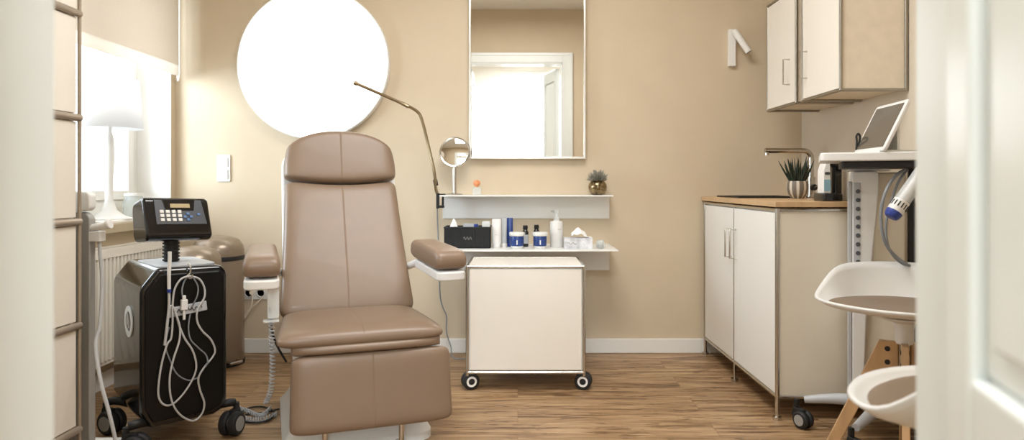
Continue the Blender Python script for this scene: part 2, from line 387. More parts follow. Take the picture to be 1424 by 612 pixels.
# lamp on the sill
lamp = thing('table_lamp', 'white table lamp with drum shade and trumpet foot on the window sill', 'lamp', (-2.045, 3.42, .803))
MB().lathe([(.105, 0), (.105, .006), (.07, .018), (.035, .045), (.02, .09), (.018, .2), (.024, .3), (.022, .40), (.012, .44), (.010, .5)]).build('lamp_base', 'plastic', lamp)
b = MB(); n = 40
b.surf(lambda u, v: ((.15-.018*v)*math.cos(2*PI*u), (.15-.018*v)*math.sin(2*PI*u), .455+.245*v), n, 2); b.build('lamp_shade', 'shade', lamp, merge=True, solid=.002)
MB().lathe([(.0, .5), (.02, .505), (.03, .55), (.022, .59), (0, .61)]).build('bulb', 'plastic', lamp)
tag(MB().prism([(p[0]-2.05, p[1]+3.42) for p in rrect(-.125, .105, -.2, .2, .03)], .79, .803, 'z').build('tray', 'white', bevel=.003), 'flat white tray under the table lamp on the window sill', 'tray')
jg = thing('glass_jar', 'short clear glass jar on the sill left of the lamp foot', 'jar', (-2.06, 3.16, .79))
MB().lathe([(.05, 0), (.056, .02), (.056, .09), (.045, .11), (.045, .125), (.042, .125), (.042, .11), (.052, .09), (.052, .022), (.0, .01)]).build('jar_body', 'clearg', jg)
MB().lathe([(.046, .126), (.046, .14), (.0, .142)]).build('lid', 'plastic', jg)
jg2 = dup(jg, loc=(-2.07, 3.68, .79), label='short clear glass jar on the sill right of the lamp foot')

# tall drawer tower on the left, just inside the doorway
tw = thing('drawer_tower', 'tall cream drawer cabinet with steel tube frame beside the left doorway', 'cabinet', (-1.72, 1.6, 0))
x0, x1, y0, y1 = -.25, .27, -.65, .66
zz = [.17, .513, .856, 1.199, 1.542, 1.885, 2.228]
b = MB().box(x0, x1-.02, y0, y1, .17, 2.228)
b.build('carcass', 'cream', tw)
fr = MB()
for x in (x0, x1):
    for y in (y0, y1): fr.cyl((x, y, 0.0), (x, y, 2.24), .006, 12)
for z in zz:
    fr.cyl((x1, y0, z), (x1, y1, z), .012, 12); fr.cyl((x0, y1, z), (x1, y1, z), .010, 12); fr.cyl((x0, y0, z), (x1, y0, z), .010, 12)
fr.build('tube_frame', mat('taupe_satin_tube', 'ada090', .4, .5), tw)
for z in zz[:-1]:
    d = MB().box(x1-.018, x1-.002, y0+.014, y1-.014, z+.014, z+.329).build('drawer', 'cream', tw, bevel=.002)
    MB().tube([(x1-.004, -.06, z+.25), (x1+.02, -.06, z+.25), (x1+.02, .06, z+.25), (x1-.004, .06, z+.25)], .004, 8, smooth=False).build('handle', 'chrome', d)

# grey device column next to the tower
dc = thing('device_stand', 'grey rounded device stand with white head and cable beside the drawer cabinet', 'medical device', (-1.56, 2.36, 0))
MB().prism(rrect(-.10, .115, .07, .885, .03), -.055, -.02, 'y').build('column', 'gplastic', dc, bevel=.004)
MB().prism(rrect(-.13, .16, -.075, .10, .03), .0, .07, 'z').build('foot', 'plastic', dc, bevel=.008)
MB().prism(rrect(.02, .118, .888, .955, .02), -.06, -.02, 'y').build('head', 'plastic', dc, bevel=.006)
hd = MB().cyl((.11, -.04, .83), (.165, -.04, .84), .013).cyl((.165, -.04, .842), (.178, -.04, .845), .017).box(.11, .15, -.055, -.02, .785, .82).build('hose_holder', 'plastic', dc, bevel=.003)
MB().tube([at(138, 334, 2.32)-Vector((-1.56, 2.36, 0)), at(139, 350, 2.32)-Vector((-1.56, 2.36, 0)), at(142, 395, 2.31)-Vector((-1.56, 2.36, 0)), at(139, 450, 2.28)-Vector((-1.56, 2.36, 0)), at(133, 480, 2.25)-Vector((-1.56, 2.36, 0)), at(140, 530, 2.21)-Vector((-1.56, 2.36, 0)), at(152, 575, 2.19)-Vector((-1.56, 2.36, 0)), at(162, 620, 2.19)-Vector((-1.56, 2.36, 0)), at(172, 680, 2.19)-Vector((-1.56, 2.36, 0))], .006, 8).build('cable', 'lgrey', dc)

# ------------------------------------------------------------------ treatment chair
chair = thing('treatment_chair', 'taupe leather treatment armchair with headrest, armrests and leg rest on white base', 'chair', (-.704, 2.87, 0), math.radians(20))
def sgnpow(c, p): return math.copysign(abs(c)**p, c)
def pillow(mtx, hw, L, Tf, Tb, q=7., n=6., top=None, bot=None, groove=True, nu=64, nv=40, qv=None):
    """soft cushion: local x across, local y = thickness (front = -y), local z along 0..L; hw(t) half width"""
    b = MB(); top = top or (lambda x: 0.); bot = bot or (lambda x: 0.); qv = qv or q
    us = [-1+2*i/nu for i in range(nu+1)]
    us = [math.copysign(1-(1-abs(u))**1.6, u) for u in us]
    us += [u for u in (-.024, -.014, -.009, -.0045, .0045, .009, .014, .024)]
    us = sorted(set(round(u, 5) for u in us))
    vs = [(-math.cos(PI*j/nv)) for j in range(nv+1)]; vs = [math.copysign(1-(1-abs(v))**1.15, v) for v in vs]
    def P(u, v, front):
        e = max(0., 1-abs(v)**(qv*1.6))**(1/(qv*.8))
        t = (v+1)/2; h = hw(t); x = u*h*e
        z0 = bot(x/h); z1 = L+top(x/h); z = z0+(z1-z0)*t
        d = max(0., 1-abs(u)**n)**(1/2.6)*max(0., 1-abs(v)**n)**(1/2.6)
        y = -Tf*d if front else Tb*d
        if front and groove: y += .0014*math.exp(-(x/.0022)**2)*min(1, d*1.2)
        return mtx @ Vector((x, y, z))
    g = [[[b.bm.verts.new(P(u, v, fr)) for v in vs] for u in us] for fr in (True, False)]
    for k, G in enumerate(g):
        for i in range(len(us)-1):
            for j in range(len(vs)-1):
                q4 = (G[i][j], G[i+1][j], G[i+1][j+1], G[i][j+1])
                b.bm.faces.new(q4 if k == 0 else q4[::-1])
    return b
def clean(b):
    bmesh.ops.remove_doubles(b.bm, verts=b.bm.verts[:], dist=2e-5)
    bmesh.ops.dissolve_degenerate(b.bm, dist=1e-6, edges=b.bm.edges[:]); return b
Tr = Matrix.Translation; Rx = lambda a: Matrix.Rotation(a, 4, 'X'); Ry = lambda a: Matrix.Rotation(a, 4, 'Y'); Rz = lambda a: Matrix.Rotation(a, 4, 'Z')
# backrest: leans back 30 deg
tilt = math.radians(30.5)
Mb = Tr((0, .045, .425)) @ Rx(-tilt)
clean(pillow(Mb, lambda t: .282-.030*t-.004*math.sin(PI*t), .655, .035, .05, q=14, n=14, top=lambda x: -.022*(1-x*x), qv=16)).build('backrest', 'leather', chair, ang=60)
Mh = Tr((0, .045+math.sin(tilt)*.665, .425+math.cos(tilt)*.665)) @ Rx(-math.radians(20))
clean(pillow(Mh, lambda t: .255+.004*math.sin(PI*t)-.016*t*t, .245, .045, .05, q=7, n=10, top=lambda x: -.075*abs(x)**2.4, bot=lambda x: -.020*(1-x*x), qv=9)).build('headrest', 'leather', chair, ang=60)
MB().prism(rrect(-.265, .265, .02, .86, .08), .052, .085, 'y', Mb @ Tr((0, 0, 0))).build('back_shell', 'plastic', chair, bevel=.012, seg=3)
# seat (pillow laid flat: local z -> -y of the chair, front -> up)
Ms = Tr((0, .05, .425)) @ Matrix(((1, 0, 0, 0), (0, 0, -1, 0), (0, -1, 0, 0), (0, 0, 0, 1)))
clean(pillow(Ms, lambda t: .265+.032*min(1, t*1.2), .500, .044, .036, q=12, n=5, qv=14)).build('seat', 'leather', chair, ang=60)
Ml = Tr((.018, -.42, .376))
clean(pillow(Ml, lambda t: .266, .037, .040, .05, q=14, n=2.4, groove=False, nv=16, qv=14)).build('seat_front_roll', 'leather', chair, ang=60)
Mg = Tr((.034, -.455, .105)) @ Rx(math.radians(-7))
clean(pillow(Mg, lambda t: .283+.006*(1-t), .272, .034, .045, q=11, n=10, qv=11)).build('leg_rest', 'leather', chair, ang=60)
# frames and base
MB().prism(rrect(-.24, .24, -.38, .06, .04), .335, .395, 'z').build('seat_frame', 'plastic', chair, bevel=.01)
b = MB()
def ring(hx, ya, yb, z): return [(p[0], p[1], z) for p in rrect(-hx, hx, ya, yb, .06, 5)]
rs = [ring(.275, -.36, .32, 0), ring(.275, -.36, .32, .03), ring(.262, -.345, .30, .05), ring(.235, -.33, .24, .10), ring(.215, -.33, .18, .22), ring(.21, -.34, .14, .34)]
vs = [[b.bm.verts.new(p) for p in r] for r in rs]
for A, B in zip(vs, vs[1:]):
    for k in range(len(A)): b.bm.faces.new((A[k], A[(k+1) % len(A)], B[(k+1) % len(A)], B[k]))
b.bm.faces.new(vs[0][::-1]); b.bm.faces.new(vs[-1])
b.build('pedestal', 'plastic', chair, ang=30)
for s in (-1, 1):
    MB().tube([(s*.135, -.44, .16), (s*.135, -.44, .03), (s*.135, -.40, .012), (s*.135, -.3, .012)], .010, 12, steps=5).build('foot_rod', 'chrome', chair)
# armrests
def arm(s, yaw):
    T = Tr((s*.345, -.385, .70)) @ Rz(yaw) @ Rx(math.radians(4))
    clean(pillow(T @ Tr((0, 0, -.022)) @ Matrix(((1, 0, 0, 0), (0, 0, 1, 0), (0, -1, 0, 0), (0, 0, 0, 1))), lambda t: .065-.012*t, .38, .046, .036, q=9, n=7, groove=False, qv=9, nv=24, nu=32)).build('armrest', 'leather', chair, ang=60)
    b = MB(); pl = rrect(-.061, .061, -.002, .33, .03)
    b.prism([(p[0]*(1-.2*p[1]/.33), p[1]) for p in pl], -.094, -.058, 'z', T); b.build('armrest_base', 'plastic', chair, bevel=.008, seg=3)
    MB().tube([T @ Vector((0, .25, -.078)), T @ Vector((-s*.005, .36, -.08)), (s*.275, .19, .60), (s*.24, .25, .58)], .016, 12).build('armrest_support', 'plastic', chair, bevel=0)
arm(-1, 0.0); arm(1, math.radians(7))
MB().prism(rrect(-.326, -.286, .50, .618, .006), -.345, -.315, 'y').box(-.34, -.286, -.348, -.312, .485, .492).build('remote_bracket', 'clearp', chair, bevel=.002)
Ci = Matrix.Translation((-.704, 2.87, 0)) @ Rz(math.radians(20)); Ci = Ci.inverted()
MB().tube([Ci @ at(375, 428, 2.46), Ci @ at(377, 455, 2.5), Ci @ at(385, 480, 2.58), Ci @ at(398, 503, 2.70)], .0045, 8).build('power_cable', 'rubber', chair)
cp = spline([Ci @ at(377, 440, 2.47), Ci @ at(378, 470, 2.49), Ci @ at(379, 505, 2.52), Ci @ at(377, 540, 2.56), Ci @ at(370, 560, 2.60)], 30)
hx = []
for i, p in enumerate(cp):
    for k in range(3):
        a = (i*3+k)*.48; hx.append(p+Vector((math.cos(a)*.0085, math.sin(a)*.0085, -k*.0012)))
MB().tube(hx, .003, 5, smooth=False).build('coiled_cable', 'lgrey', chair)
# cables lying on the floor beside the chair
b = MB()
def fl(px, py, z=.008):
    Y = (EYE-z)*F/(py-VY); return at(px, py, Y)
cp = spline([fl(376, 570), fl(362, 580), fl(345, 574), fl(330, 570), fl(338, 582), fl(360, 586), fl(384, 578)], 30)
hx = []
for i, p in enumerate(cp):
    for k in range(3):
        a = (i*3+k)*.48; hx.append(p+Vector((0, math.cos(a)*.008, .006+math.sin(a)*.008)))
b.tube(hx, .003, 5, smooth=False)
tag(b.build('coiled_floor_cable', 'lgrey'), 'grey coiled cable tangled on the floor left of the treatment chair base', 'cable')
tag(MB().tube([fl(325, 580), fl(345, 568), fl(366, 566), fl(382, 574), fl(372, 585), fl(350, 588), fl(334, 584), fl(345, 576), fl(368, 574), fl(388, 569)], .004, 6).build('power_cable', 'rubber'), 'thin black cable looping over the coiled cable on the floor', 'cable')

# ------------------------------------------------------------------ treatment machine
A42 = math.radians(42)
MO = Vector((-1.363, 2.686, 0))
mc = thing('treatment_machine', 'glossy black wheeled treatment machine with tilted control display and hanging white hoses', 'medical device', MO, A42)
Mi = (Matrix.Translation(MO) @ Rz(A42)).inverted(); Mw = Matrix.Translation(MO) @ Rz(A42)
W, D = .152, .185
def onface(px, py, off=.012):      # point on the front plane of the machine (local y = -D-off)
    n = (Mw.to_3x3() @ Vector((0, -1, 0))).normalized(); p0 = Mw @ Vector((0, -D-off, 0)); c = Vector((0, 0, EYE)); d = at(px, py, 1)-c
    t = (p0-c).dot(n)/d.dot(n); return Mi @ (c+d*t)
prof = [(-W+.028, .095), (W-.05, .095), (W-.012, .115), (W, .15), (W, .64), (W-.02, .668), (-W+.055, .672), (-W, .60), (-W, .155)]
MB().prism(prof, -D, D+.055, 'y').build('housing', 'black', mc, bevel=.016, seg=4)
MB().prism([(x*.92, .385+(z-.385)*.93) for x, z in prof], -D-.006, -D+.01, 'y').build('front_cover', mat('deep_black_cover', '060607', .42, noise=.1, spec=.3), mc, bevel=.008, seg=3)
MB().prism([(-W+.06, 0), (W-.03, 0), (W-.03, .001), (-W+.06, .001)], 0, 1, 'y', Tr((0, 0, -10))) if 0 else None
MB().prism(rrect(-W+.065, W-.03, -D+.03, D-.03, .03), .668, .676, 'z').build('top_plate', 'lgrey', mc, bevel=.002)
# ring badge on the left flank
b = MB(); nn = 40; prev = []
def ell(t, ry, rz_, x): return (x, -.07+ry*math.cos(t), .44+rz_*math.sin(t))
T0 = Tr((-W-.001, -.03, .465)) @ Ry(-PI/2)
b.lathe([(.038, 0), (.038, .004), (.058, .004), (.058, 0), (.038, 0)], mtx=T0, n=40, cap=False)
b.build('ring_badge', 'white', mc, merge=True)
b = MB()
b.tube([(-W-.006, -.03+.012*math.cos(t*.9), .465+.022*math.sin(t*1.3)+.004*t-.015) for t in [k*.5 for k in range(14)]], .0022, 6)
b.build('emblem', 'white', mc)
# name plate and script
pc = onface(261, 430, .012)
Mp = Tr(pc) @ Ry(math.radians(-6))
pb = MB().box(-.068, .068, -.004, .004, -.018, .018, Mp).build('name_plate', 'lgrey', mc, bevel=.003)
b = MB(); xs = [-.05+.0045*k for k in range(23)]
b.tube([Mp @ Vector((x, -.0055, .006*math.sin(k*1.9)+.003*math.sin(k*.7))) for k, x in enumerate(xs)], .0014, 5); b.build('script', 'blackm', pb)
# display head
Md = Tr((.0, -.01, .835)) @ Rz(math.radians(9)) @ Rx(math.radians(-12)) @ Ry(math.radians(2))
prof = [(-.09, -.085), (-.06, -.09), (.05, -.08), (.062, -.055), (.062, .06), (.045, .08), (-.05, .085), (-.065, .08)]
hb = MB().prism([(p[0]*.95-.02 if 0 else p[0], p[1]) for p in [(-.075, -.07), (-.055, -.085), (.045, -.075), (.055, -.05), (.055, .055), (.04, .078), (-.035, .085), (-.052, .078)]], -.125, .125, 'x', Md)
dh = hb.build('display_housing', 'black', mc, bevel=.014, seg=4)
# face plane of the display
fa = Vector((0, -.075, -.07)); fb = Vector((0, -.052, .078)); up = (fb-fa).normalized(); nr = Vector((0, -up.z, up.y))
Mf = Md @ Matrix(((1, 0, 0, 0), (0, -nr.y, up.y, (fa.y+fb.y)/2), (0, -nr.z, up.z, (fa.z+fb.z)/2), (0, 0, 0, 1)))
# local of Mf: x across, -y out of the face, z up
kp = MB().prism([(-.088, -.03), (.105, -.03), (.092, .07), (-.088, .07)], -.004, .004, 'y', Mf).build('key_panel', 'darkpan', mc, bevel=.002)
MB().prism([(-.05, .026), (.058, .026), (.066, .072), (-.06, .072)], -.007, 0, 'y', Mf).build('lcd_hood', 'black', mc, bevel=.002)
MB().box(-.032, .042, -.009, -.006, .036, .052, Mf).build('lcd', 'lcd', mc)
for r in range(3):
    for c in range(4):
        MB().box(-.072+c*.022, -.058+c*.022, -.008, -.003, -.018+r*.0165, -.006+r*.0165, Mf).build('key', 'white', mc, bevel=.001)
for (cx, cz) in ((.032, .012), (.032, -.012), (.020, 0), (.044, 0), (.074, .010)):
    MB().box(cx-.006, cx+.006, -.008, -.003, cz-.005, cz+.005, Mf).build('blue_key', 'bluem', mc, bevel=.001)
st = MB().cyl((0, 0, .66), (0, -.005, .79), .026, 24)
for k in range(7): st.cyl((0, 0, .68+k*.013), (0, 0, .686+k*.013), .031, 24)
st.build('gooseneck', 'blackm', mc)
# casters
def caster(mb_parent, x, y, ang, r=.046, wd=.03, name='caster', hz=.12, mtop=None):
    T = Tr((x, y, 0)) @ Rz(ang)
    b = MB().lathe([(r-.006, -wd), (r, -wd+.006), (r, -.006), (r-.006, 0)], mtx=T @ Tr((.004, -.02, r)) @ Ry(PI/2)@Tr((0, 0, wd+.0)), n=28)
    b.lathe([(r-.006, -wd), (r, -wd+.006), (r, -.006), (r-.006, 0)], mtx=T @ Tr((-.004, -.02, r)) @ Ry(PI/2)@Tr((0, 0, 0)), n=28)
    w_ = b.build(name, 'rubber', mb_parent)
    MB().lathe([(r*.62, -wd-.006), (r*.62, wd+.006)], mtx=T @ Tr((0, -.02, r)) @ Ry(PI/2), n=28).build('hub', mtop or 'gplastic', w_)
    b = MB().prism([(-.035, r), (.03, r*1.2), (.02, 2*r+.008), (-.025, 2*r+.004)], -.012, .012, 'x', T).cyl(T @ Vector((0, .012, 2*r-.01)), T @ Vector((0, .012, hz)), .011, 16)
    b.build('fork', 'blackm', w_, bevel=.003)
    return w_
for (x, y, a) in ((-W-.035, -D-.005, 1.0), (W+.035, -D+.02, -.9), (-W-.03, D-.01, .5), (W+.03, D-.01, -.3)):
    caster(mc, x, y, a)
    MB().tube([(x, y+.012, .118), (x*.85, y*.95, .122), (x*.55, y*.7, .105)], .016, 10).build('caster_arm', 'blackm', mc)
# hoses
F_ = onface
MB().tube([F_(262, 367, .0), F_(265, 372, .014), F_(264, 380, .014), F_(260, 385, .016), F_(266, 387, .03), F_(268, 382, .03)], .0035, 8).build('hook', 'chrome', mc)
MB().tube([F_(264, 384, .022), F_(252, 388, .022), F_(243, 402, .02), F_(240, 424, .02), F_(240, 446, .02), F_(238, 470, .018), F_(232, 480, .018), F_(224, 510, .018), F_(220, 543, .018), F_(223, 558, .018), F_(232, 564, .018), F_(243, 560, .018), F_(257, 545, .018), F_(269, 525, .018), F_(273, 508, .018), F_(268, 488, .02), F_(257, 471, .02), F_(249, 452, .02), F_(244, 434, .02), F_(238, 425, .02), F_(233, 440, .02)], .0036, 8).build('hose', 'tube', mc)
MB().tube([F_(264, 384, .028), F_(277, 388, .028), F_(284, 400, .026), F_(284, 414, .026), F_(275, 430, .026), F_(274, 446, .022), F_(281, 460, .02), F_(293, 472, .02), F_(299, 486, .02), F_(296, 496, .02), F_(284, 511, .026), F_(276, 526, .026), F_(278, 542, .024), F_(284, 560, .022), F_(281, 575, .022), F_(270, 585, .024), F_(256, 581, .026), F_(244, 569, .028), F_(237, 550, .028), F_(236, 525, .028), F_(241, 500, .028), F_(249, 475, .026), F_(250, 455, .026), F_(244, 435, .026)], .0036, 8).build('hose', 'tube', mc)
MB().tube([F_(262, 384, .018), F_(256, 392, .016), F_(253, 405, .02), F_(255, 418, .02)], .003, 8).tube([F_(268, 385, .034), F_(275, 398, .03), F_(274, 412, .03), F_(266, 430, .014), F_(262, 455, .014), F_(265, 472, .014), F_(276, 484, .014), F_(286, 493, .014), F_(289, 503, .03), F_(286, 510, .034)], .0028, 8).tube([F_(235, 455, .014), F_(230, 480, .014), F_(236, 500, .014), F_(246, 520, .014), F_(262, 529, .014), F_(276, 525, .014)], .0026, 8).build('thin_hose', 'tubeg', mc)
pc = F_(256, 424, .024)
MB().box(-.011, .011, -.008, .008, -.018, .02, Tr(pc)).box(-.006, .006, -.005, .005, .02, .035, Tr(pc)).cyl(pc+Vector((.0, 0, -.055)), pc+Vector((0, 0, -.018)), .005).build('hose_connector', 'plastic', mc, bevel=.002)
wd = MB().tube([F_(236, 350, .02), F_(236, 362, .02), F_(235, 380, .02), F_(235, 404, .018)], .0065, 10).build('probe', 'plastic', mc)
MB().cyl(F_(235, 402, .018), F_(235, 407, .018), .0072).build('blue_band', 'bluecap', wd)
MB().tube([F_(235, 406, .018), F_(235, 425, .02), F_(232, 455, .022), F_(229, 480, .02)], .005, 8).build('hose', 'tube', mc)

# pedal bins
def bin_(x, y, r, h, rot, label):
    t = thing('pedal_bin', label, 'bin', (x, y, 0), rot, 'taupe pedal bins by the radiator')
    MB().lathe([(r*.97, 0), (r, .01), (r, h*.80), (r*.99, h*.81)], n=48).build('bin_body', 'binm', t)
    MB().lathe([(r*1.015, h*.81), (r*1.02, h*.83), (r*1.0, h*.845)], n=48).build('rim', 'blackm', t)
    MB().lathe([(r*1.0, h*.842), (r*1.01, h*.88), (r*.97, h*.92), (r*.8, h*.965), (r*.45, h*.99), (0, h)], n=48).build('lid', 'binm', t)
    MB().cyl((0, 0, 0), (0, 0, .02), r*1.03, 48).build('foot_ring', 'blackm', t)
    MB().tube([(-.03, -r*.9, .03), (-.03, -r-.04, .03), (.03, -r-.04, .03), (.03, -r*.9, .03)], .009, 8, smooth=False).build('pedal', 'chrome', t)
    return t
bin_(-1.640, 3.735, .135, .70, .95, 'taller taupe metal pedal bin with domed lid against the back wall')
bin_(-1.625, 3.425, .128, .672, .5, 'shorter taupe metal pedal bin with domed lid directly behind the black machine')

# ------------------------------------------------------------------ things on the back wall
rl = thing('round_wall_light', 'large glowing round wall light panel above the treatment chair', 'light', at(439, 90, YB-.001))
R = .436
MB().lathe([(R, 0), (R, .055), (R-.006, .058), (R-.010, .05), (R-.012, .01)], mtx=Rx(PI/2), n=96).build('rim', 'plastic', rl)
MB().lathe([(R-.012, .04), (R-.014, .050), (0, .051)], mtx=Rx(PI/2), n=96).build('diffuser', 'lightp', rl)
# mirror
mr = thing('wall_mirror', 'tall rectangular wall mirror in a slim silver frame above the shelves', 'mirror', (.055, YB, 1.125))
MB().box(-.325, .325, -.034, -.004, .01, .985).build('mirror_glass', 'mirror', mr)
MB().box(-.336, -.325, -.044, -.001, 0, 1.0).box(.325, .336, -.044, -.001, 0, 1.0).box(-.325, .325, -.044, -.001, 0, .012).box(-.325, .325, -.044, -.001, .985, 1.0).build('frame', mat('satin_silver', 'dcd8cf', .3, .7), mr, bevel=.002)
# switch, sockets
def plate(nm, px, py, wn, hn, label, cat, kind):
    t = thing(nm, label, cat, at(px, py, YB))
    a = .078
    MB().prism(rrect(-a/2*wn, a/2*wn, -a/2*hn, a/2*hn, .006), -.008, -.0005, 'y').build('cover_plate', 'plastic', t, bevel=.002)
    for i in range(wn):
        for j in range(hn):
            cx = (i-(wn-1)/2)*.071; cz = (j-(hn-1)/2)*.071
            if kind == 'switch': MB().box(-.027+cx, .027+cx, -.013, -.008, cz-.027, cz+.027).build('rocker', 'plastic', t, bevel=.002)
            else:
                s_ = MB().lathe([(.021, .0), (.023, .001), (.023, .006), (.021, .006), (.019, -.004)], mtx=Tr((cx, -.008, cz)) @ Rx(PI/2), n=32).build('socket_ring', 'plastic', t)
                MB().cyl((cx-.0095, -.0095, cz), (cx-.0095, -.0075, cz), .0028, 10).cyl((cx+.0095, -.0095, cz), (cx+.0095, -.0075, cz), .0028, 10).build('socket_hole', 'blackm', s_)
    return t
plate('light_switch', 311.5, 234, 1, 2, 'white double light switch on the back wall left of the chair', 'switch', 'switch')
plate('wall_socket', 355, 407, 2, 1, 'white double wall socket low on the back wall beside the bins', 'socket', 'socket')
tag(MB().cyl(at(350, 407, YB-.012), at(350, 407, YB-.035), .013, 16).tube([at(350, 407, YB-.03), at(351, 416, YB-.035), at(348, 430, YB-.04), at(337, 446, YB-.05), at(324, 456, YB-.045), at(310, 448, YB-.035), at(303, 432, YB-.03)], .004, 8).build('power_cable', 'beigecable'), 'beige power cable hanging from the left outlet of the wall socket', 'cable')
tag(MB().tube([at(366, 412, YB-.012), at(358, 421, YB-.03), at(345, 432, YB-.04), at(336, 448, YB-.04), at(330, 462, YB-.035)], .0035, 8).build('power_cable', 'beigecable'), 'beige power cable hanging from the right outlet of the wall socket', 'cable')
# wall spotlight
ws = thing('wall_spotlight', 'small white wall spotlight with tilted tube on the back wall near the wall cabinets', 'light', at(1016.5, 93, YB))
MB().box(-.019, .019, -.030, 0, 0, .213).build('mounting_bar', 'white', ws, bevel=.002)
tb = MB().tube([(0, -.055, .20), (.078, -.075, .072)], .0185, 24, smooth=False).build('lamp_tube', 'white', ws)
MB().cyl((.0783, -.0752, .0715), (.0790, -.0753, .0705), .0155, 24).build('lamp_opening', 'blackm', tb)
# shelves
def shelf(x0, x1, z, yf, zb, label):
    t = thing('wall_shelf', label, 'shelf', ((x0+x1)/2, YB, z), 0, 'white wall shelves'); h = (x1-x0)/2
    MB().box(-h, h, yf-YB, 0, -.008, 0).build('shelf_board', 'white', t, bevel=.0015)
    MB().box(-h, h, -.012, 0, zb-z, -.008).build('back_plate', 'white', t, bevel=.0015)
shelf(-.435, .531, .918, 3.79, .780, 'upper white metal wall shelf holding the vanity mirror and potted succulent')
shelf(-.435, .531, .632, 3.60, .480, 'lower white metal wall shelf holding jars, basket and tissue box')
ZU, ZL = .918, .632
# vanity mirror
vm = thing('vanity_mirror', 'small round chrome vanity mirror on a stand at the left of the upper shelf', 'mirror', at(632, 270, 3.87)); vm.location.z = ZU
MB().lathe([(.046, 0), (.048, .004), (.044, .008), (.012, .012), (0, .012)], n=40).build('base', 'chrome', vm)
MB().cyl((0, 0, .008), (0, 0, .155), .0115).build('stand', 'chrome', vm)
Tm = Tr((.003, -.008, .243)) @ Rx(PI/2-.17)
MB().lathe([(.078, -.004), (.085, -.006), (.088, 0), (.085, .006), (.078, .004), (.078, -.004)], mtx=Tm, n=56, cap=False).build('rim', 'chrome', vm)
MB().surf(lambda u, v: (.079*v*math.cos(2*PI*u), .079*v*math.sin(2*PI*u), .002+.006*(1-v*v)), 48, 12, Tm).build('mirror_glass', 'mirror', vm, merge=True)
MB().surf(lambda u, v: (.079*v*math.cos(2*PI*u), .079*v*math.sin(2*PI*u), -.008), 48, 3, Tm).build('mirror_back', 'chrome', vm, merge=True)
# perfume bottle
pf = thing('perfume_bottle', 'small clear glass bottle with round orange cap on the upper shelf', 'bottle', at(663, 271, 3.87)); pf.location.z = ZU
MB().prism(rrect(-.025, .025, 0, .045, .012), -.014, .014, 'y').build('flacon', 'clearg', pf, bevel=.004)
MB().lathe([(.008, .045), (.010, .05), (.017, .056), (.021, .068), (.017, .08), (.0, .086)]).build('cap', 'orange', pf)
# potted succulent in mercury glass
ps = thing('potted_succulent', 'grey succulent in a bronze mercury glass ball pot at the right of the upper shelf', 'plant', at(831, 271, 3.87)); ps.location.z = ZU
MB().lathe([(.02, 0), (.034, .004), (.049, .024), (.053, .044), (.049, .064), (.036, .080), (.030, .083), (.028, .078), (0, .074)], n=40).build('pot', 'mercury', ps)
b = MB()
for k in range(130):
    a = random.uniform(0, 2*PI); e = random.uniform(.05, 1.35); L = random.uniform(.045, .068)
    d = Vector((math.cos(a)*math.cos(e), math.sin(a)*math.cos(e), math.sin(e)*.95)); p = Vector((d.x*.012, d.y*.012, .08))
    b.tube([p, p+d*L*.6, p+d*L+Vector((0, 0, .004))], lambda t: .0046*(1-t*.85)+.0002, 5, steps=2)
b.build('foliage', 'leafg', ps)
# lower shelf goods
def put(px, Y): return ((px-VX)*Y/F, Y, ZL)
bk = thing('black_basket', 'black woven storage basket at the left end of the lower shelf', 'basket', put(651, 3.76))
b = MB(); hw_, hd_, hh = .125, .07, .112; t_ = .006
b.box(-hw_, hw_, -hd_, -hd_+t_, 0, hh).box(-hw_, hw_, hd_-t_, hd_, 0, hh).box(-hw_, -hw_+t_, -hd_, hd_, 0, hh).box(hw_-t_, hw_, -hd_, hd_, 0, hh).box(-hw_, hw_, -hd_, hd_, 0, t_)
for k in range(30): b.cyl((-hw_+.004+k*.0083, -hd_-.001, .004), (-hw_+.004+k*.0083, -hd_-.001, hh-.004), .0028, 6)
b.build('basket_body', 'blackm', bk)
MB().tube([(-hw_, -hd_, hh), (hw_, -hd_, hh), (hw_, hd_, hh), (-hw_, hd_, hh)], .005, 8, smooth=False, closed=True).build('rim', 'blackm', bk)
b = MB()
b.tube([(-.02+.0055*k, -.0755, .055+.008*math.sin(k*2.1)) for k in range(9)], .0012, 5)
b.build('emblem', 'gplastic', bk)
def crumple(sz, seed, n=24, h=1.):
    rr = random.Random(seed); ph = [rr.uniform(0, 6) for _ in range(6)]; b = MB()
    def f(u, v):
        a = 2*PI*u; e = v*PI/2; r = sz*(1+.16*math.sin(3*a+ph[0])*math.cos(e)+.12*math.sin(5*a+ph[1]+3*v)+.08*math.sin(9*a+ph[2])*v)
        return (r*math.cos(a)*math.cos(e), .6*r*math.sin(a)*math.cos(e), h*sz*math.sin(e)*(1+.2*math.sin(2*a+ph[3])))
    return b, f
b, f_ = crumple(.038, 3, h=3.3); b.surf(f_, 36, 12)
o = b.build('tissue', 'paper', merge=True); x, y, z = put(631, 3.76); o.location = (x, y, z+.007); tag(o, 'white crumpled tissue sticking out of the left of the black basket', 'tissue')
o = MB().prism(rrect(-.022, .022, 0, .135, .006), -.012, .012, 'y').build('cosmetic_packet', 'plastic', bevel=.002); x, y, z = put(676, 3.775); o.location = (x, y, z+.007); tag(o, 'white packet standing at the right end inside the black basket', 'packet')
o = MB().prism(rrect(-.03, .03, 0, .122, .004), -.02, .02, 'y').build('cosmetic_box', 'lgrey', bevel=.002); x, y, z = put(652, 3.785); o.location = (x, y, z+.007); tag(o, 'pale grey box inside the middle of the black basket', 'box')
def phone(px):
    t = thing('glass_vial', 'small vial with dark blue cap in the black basket', 'bottle', (put(662, 3.735)[0], 3.735, ZL+.007))
    MB().cyl((0, 0, 0), (0, 0, .10), .010).build('vial_body', 'clearg', t); MB().cyl((0, 0, .10), (0, 0, .122), .012).build('cap', 'bluecap', t)
